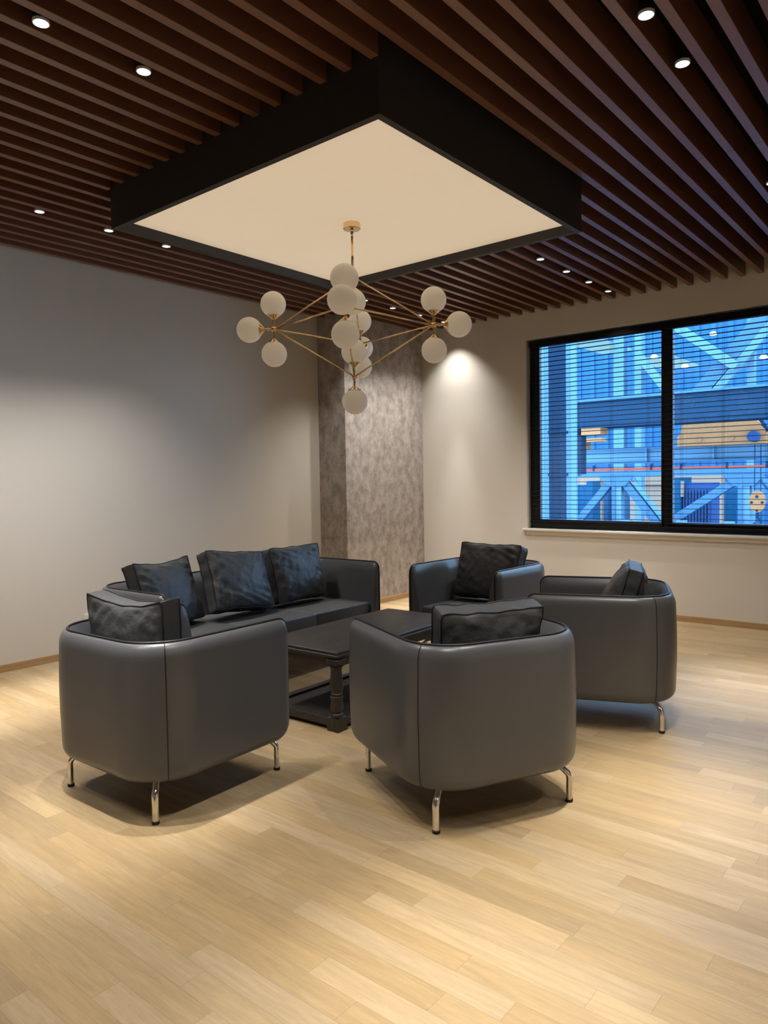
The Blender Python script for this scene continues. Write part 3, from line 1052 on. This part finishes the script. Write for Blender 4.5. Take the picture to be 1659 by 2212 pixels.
MB().lathe([(0, 0), (0.10, 0), (0.10, 0.12), (0, 0.12)], (0.62, -0.12, 0.12), 18, (0, 1, 0)).build('travel_wheel', M_xcorr, h_)
MB().prism([(0.66, 0.44), (0.72, 0.44), (0.86, 0.2), (0.80, 0.2)], 0.02, 0.1).build('hose', M_xdark, h_)
r_ = empty('conductor_rail', (-4.6, 14.0, 1.53), label='thin red conductor rail running across the window view', cat='rail')
MB().box(-1.76, 5, 0, 0.04, -0.022, 0.022).build('rail', M_xred, r_)
for x in (-1.5, -0.35, 0.2, 1.0, 1.65):
    MB().box(x, x + 0.03, -0.01, 0.05, -0.03, 0.09).build('rail_clamp', M_xdark, r_)
T(MB().box(-7.7, 3, 17.0, 17.2, 1.39, 1.52).build('truss_beam', M_xgrey), 'horizontal steel beam just under the red rail', 'beam')

def aframe(x, label, wl, wr):
    r0 = empty('truss_frame', (x, 17.0, 0.20), label=label, cat='truss', group='A-shaped steel truss frames in the hall')
    zt = 1.19
    MB().box(-0.115, 0.115, -0.1, 0.1, 0, zt).build('post', M_xpale, r0)
    MB().box(-0.10, -0.02, -0.14, -0.1, 0, zt).build('post_flange', M_xgrey, r0)
    MB().bar((0.14, 0.0, zt - 0.1), (0.14 + 0.84 * wr, 0.0, 0.10), 0.17, 0.16).build('diagonal_brace', M_xgrey, r0)
    MB().bar((0.34, 0.02, zt - 0.05), (0.34 + 0.84 * wr, 0.02, 0.08), 0.08, 0.12).build('diagonal_brace', M_xpale, r0)
    MB().bar((-0.14, 0.0, zt - 0.1), (-0.14 - 0.84 * wl, 0.0, 0.12), 0.17, 0.16).build('diagonal_brace', M_xgrey, r0)
    MB().prism([(-0.42, zt), (0.42, zt), (0.2, zt - 0.24), (-0.2, zt - 0.24)], -0.13, -0.10).build('gusset_plate', M_xgrey, r0)
aframe(-6.78, 'A-shaped steel truss frame behind the left window pane', 1.0, 0.95)
aframe(-3.99, 'A-shaped steel truss frame behind the right window pane', 1.72, 1.0)

m_ = empty('corrugated_tank', (-5.57, 19.0, -3.0), label='blue corrugated machine with a teal end panel', cat='machine')
cm = MB().box(-0.33, 0.33, 0.06, 0.8, 0, 4.20)
for i in range(9):
    x = -0.33 + i * 0.0755
    cm.box(x, x + 0.036, 0, 0.06, 0, 4.02)
cm.build('corrugated_side', M_xcorr, m_)
MB().box(-0.62, -0.36, -0.05, 0.8, 0, 4.34).build('end_panel', M_xteal, m_)
MB().box(-0.36, -0.30, -0.08, 0.0, 3.85, 4.25).build('control_panel', M_xbeige, m_)
T(MB().box(-4.63, -4.40, 18.0, 18.5, -3, 1.04).box(-4.58, -4.46, 17.98, 18.0, 0.2, 0.24).build('teal_cabinet', M_xteal), 'teal cabinet behind the right truss frame', 'cabinet')
T(MB().box(-8.45, -8.02, 18.1, 18.5, -3, 1.18).box(-8.02, -7.85, 18.0, 18.5, -3, 1.28).build('teal_cabinet', M_xteal), 'wide teal machine behind the left truss frame', 'cabinet')
T(MB().box(-9.2, -6.3, 24.0, 24.4, 1.10, 1.38).box(-9.2, -6.3, 24.1, 24.3, -3.0, 1.10).build('storage_unit', M_xbeige), 'long beige unit against the far hall wall', 'storage unit')
T(MB().box(-13.0, -10.2, 24.0, 24.4, 0.80, 1.40).box(-13.0, -10.2, 24.1, 24.3, -3.0, 0.80).build('storage_unit', M_xbeige), 'shorter beige unit at the far left of the hall', 'storage unit')

hk = empty('hook_block', (-3.18, 14.40, 0.71), label='yellow oval crane hook block hanging at the right of the window view', cat='hook block')
mb = MB()
ov = [(0.130 * math.cos(2 * PI * i / 24), 0.19 + 0.195 * math.sin(2 * PI * i / 24)) for i in range(24)]
mb.prism(ov, 0, 0.10)
mb.build('side_plate', M_xyel, hk)
mb = MB()
for x, z, rr in ((0.0, 0.28, 0.026), (-0.088, 0.175, 0.024), (0.088, 0.175, 0.024), (0, 0.03, 0.024)):
    mb.lathe([(0, 0), (rr, 0), (rr, 0.012), (0, 0.012)], (x, -0.012, z), 12, (0, 1, 0))
mb.build('axle_bolts', M_xdark, hk)
MB().tube([(-0.05, 0.05, 0.38), (-0.05, 0.05, 1.225)], 0.008, 6).tube([(0.05, 0.05, 0.38), (0.05, 0.05, 1.225)], 0.008, 6).build('hoist_rope', M_xdark, hk)
MB().tube([(0, 0.05, 0.0), (0, 0.05, -0.10), (0.06, 0.05, -0.16), (0.05, 0.05, -0.24), (-0.03, 0.05, -0.25), (-0.06, 0.05, -0.19)], 0.022, 8).build('hook', M_xdark, hk)

# upper hall: columns, roof trusses, skylights, lamps
for i, (x, wd) in enumerate(((-8.75, 0.32), (-8.15, 0.20))):
    T(MB().box(x - wd / 2, x + wd / 2, 22, 22.3, -3, 8).build('hall_column', M_xpale), ('wide' if i == 0 else 'narrow') + ' pale hall column behind the left window pane', 'column')
def brace(p, q, lab, w=0.22, ma=M_xpale):
    T(MB().bar(p, q, w, 0.2).build('roof_brace', ma), lab, 'brace', 'diagonal braces under the hall roof')
brace((-6.6, 20, 5.5), (-4.9, 20, 4.1), 'diagonal brace falling to the right behind the right window pane', 0.22, M_xpale)
brace((-4.1, 20.3, 5.6), (-6.1, 20.3, 3.3), 'wide diagonal brace rising to the right behind the right window pane', 0.36, M_xgrey)
brace((-3.75, 20.3, 5.6), (-5.6, 20.3, 3.4), 'second diagonal brace rising to the right, beside the wide one', 0.2, M_xpale)
brace((-7.4, 20, 4.7), (-6.5, 20, 3.5), 'short diagonal brace left of the window mullion', 0.18, M_xpale)
T(MB().box(-4.80, -4.63, 20.6, 20.8, -3, 7).build('hall_column', M_xpale), 'pale hall column behind the right window pane', 'column')
for i, (x0, x1, y0, y1, z0, lab) in enumerate(((-9.9, -8.9, 21, 23.5, 5.45, 'bright rectangular roof light at the top of the left window pane'),
                                (-7.9, -6.85, 21, 23.5, 4.72, 'bright roof light crossing behind the window mullion'),
                                (-3.6, -2.4, 17, 19.5, 5.05, 'bright roof light at the top right corner of the window view'))):
    T(MB().box(x0, x1, y0, y1, z0, z0 + 0.05).build('roof_light', M_xsky), lab, 'roof light', 'roof lights of the hall')
rb = empty('roof_beam', (-6.5, 18.0, -3.0), label='steel roof beam the hall lamps hang from', cat='beam')
MB().box(-5.5, 5.5, -0.1, 0.1, 9.6, 9.9).build('beam', M_xgrey, rb)
for x in (-5.4, 5.4):
    MB().box(x - 0.1, x + 0.1, -0.1, 0.1, 0, 9.6).build('beam_post', M_xgrey, rb)
for (x, z, lab) in ((-6.27, 4.28, 'small bright hall lamp left of the window mullion'), (-5.55, 3.97, 'small bright hall lamp just right of the mullion'),
                    (-4.92, 4.64, 'small bright hall lamp high in the right window pane'), (-3.86, 3.98, 'small bright hall lamp at the right edge of the view')):
    hl = empty('hall_lamp', (x, 18.0, z), label=lab, cat='lamp', group='hall lamps seen through the window')
    MB().lathe([(0, 0.06), (0.05, 0.05), (0.085, 0.0), (0.07, -0.02), (0, -0.03)], (0, 0, 0), 16).build('lamp_bowl', M_xlamp, hl)
    MB().tube([(0, 0, 0.05), (0, 0, 6.598 - z)], 0.006, 6).build('lamp_cable', M_xgrey, hl)
# platform with handrail in the foreground of the hall
wk = empty('walkway', (-3.0, 16.5, 0.10), label='pale walkway along the bottom of the window view', cat='walkway')
MB().box(-6.0, 6.0, -0.6, 0.75, 0.0, 0.10).build('deck', M_xpale, wk)
for x in (-5.5, -2.0, 2.0, 5.5):
    MB().box(x - 0.1, x + 0.1, -0.1, 0.1, -3.1, 0.0).build('support_post', M_xgrey, wk)
for x, lab in ((-6.25, 'left of the mullion'), (-5.05, 'near the corrugated machine'), (-4.1, 'below the right truss frame')):
    T(MB().box(x - 0.09, x + 0.09, 16.1, 16.3, 0.20, 0.42).build('junction_box', M_xpale), 'small pale junction box on the walkway ' + lab, 'box', 'junction boxes on the walkway')
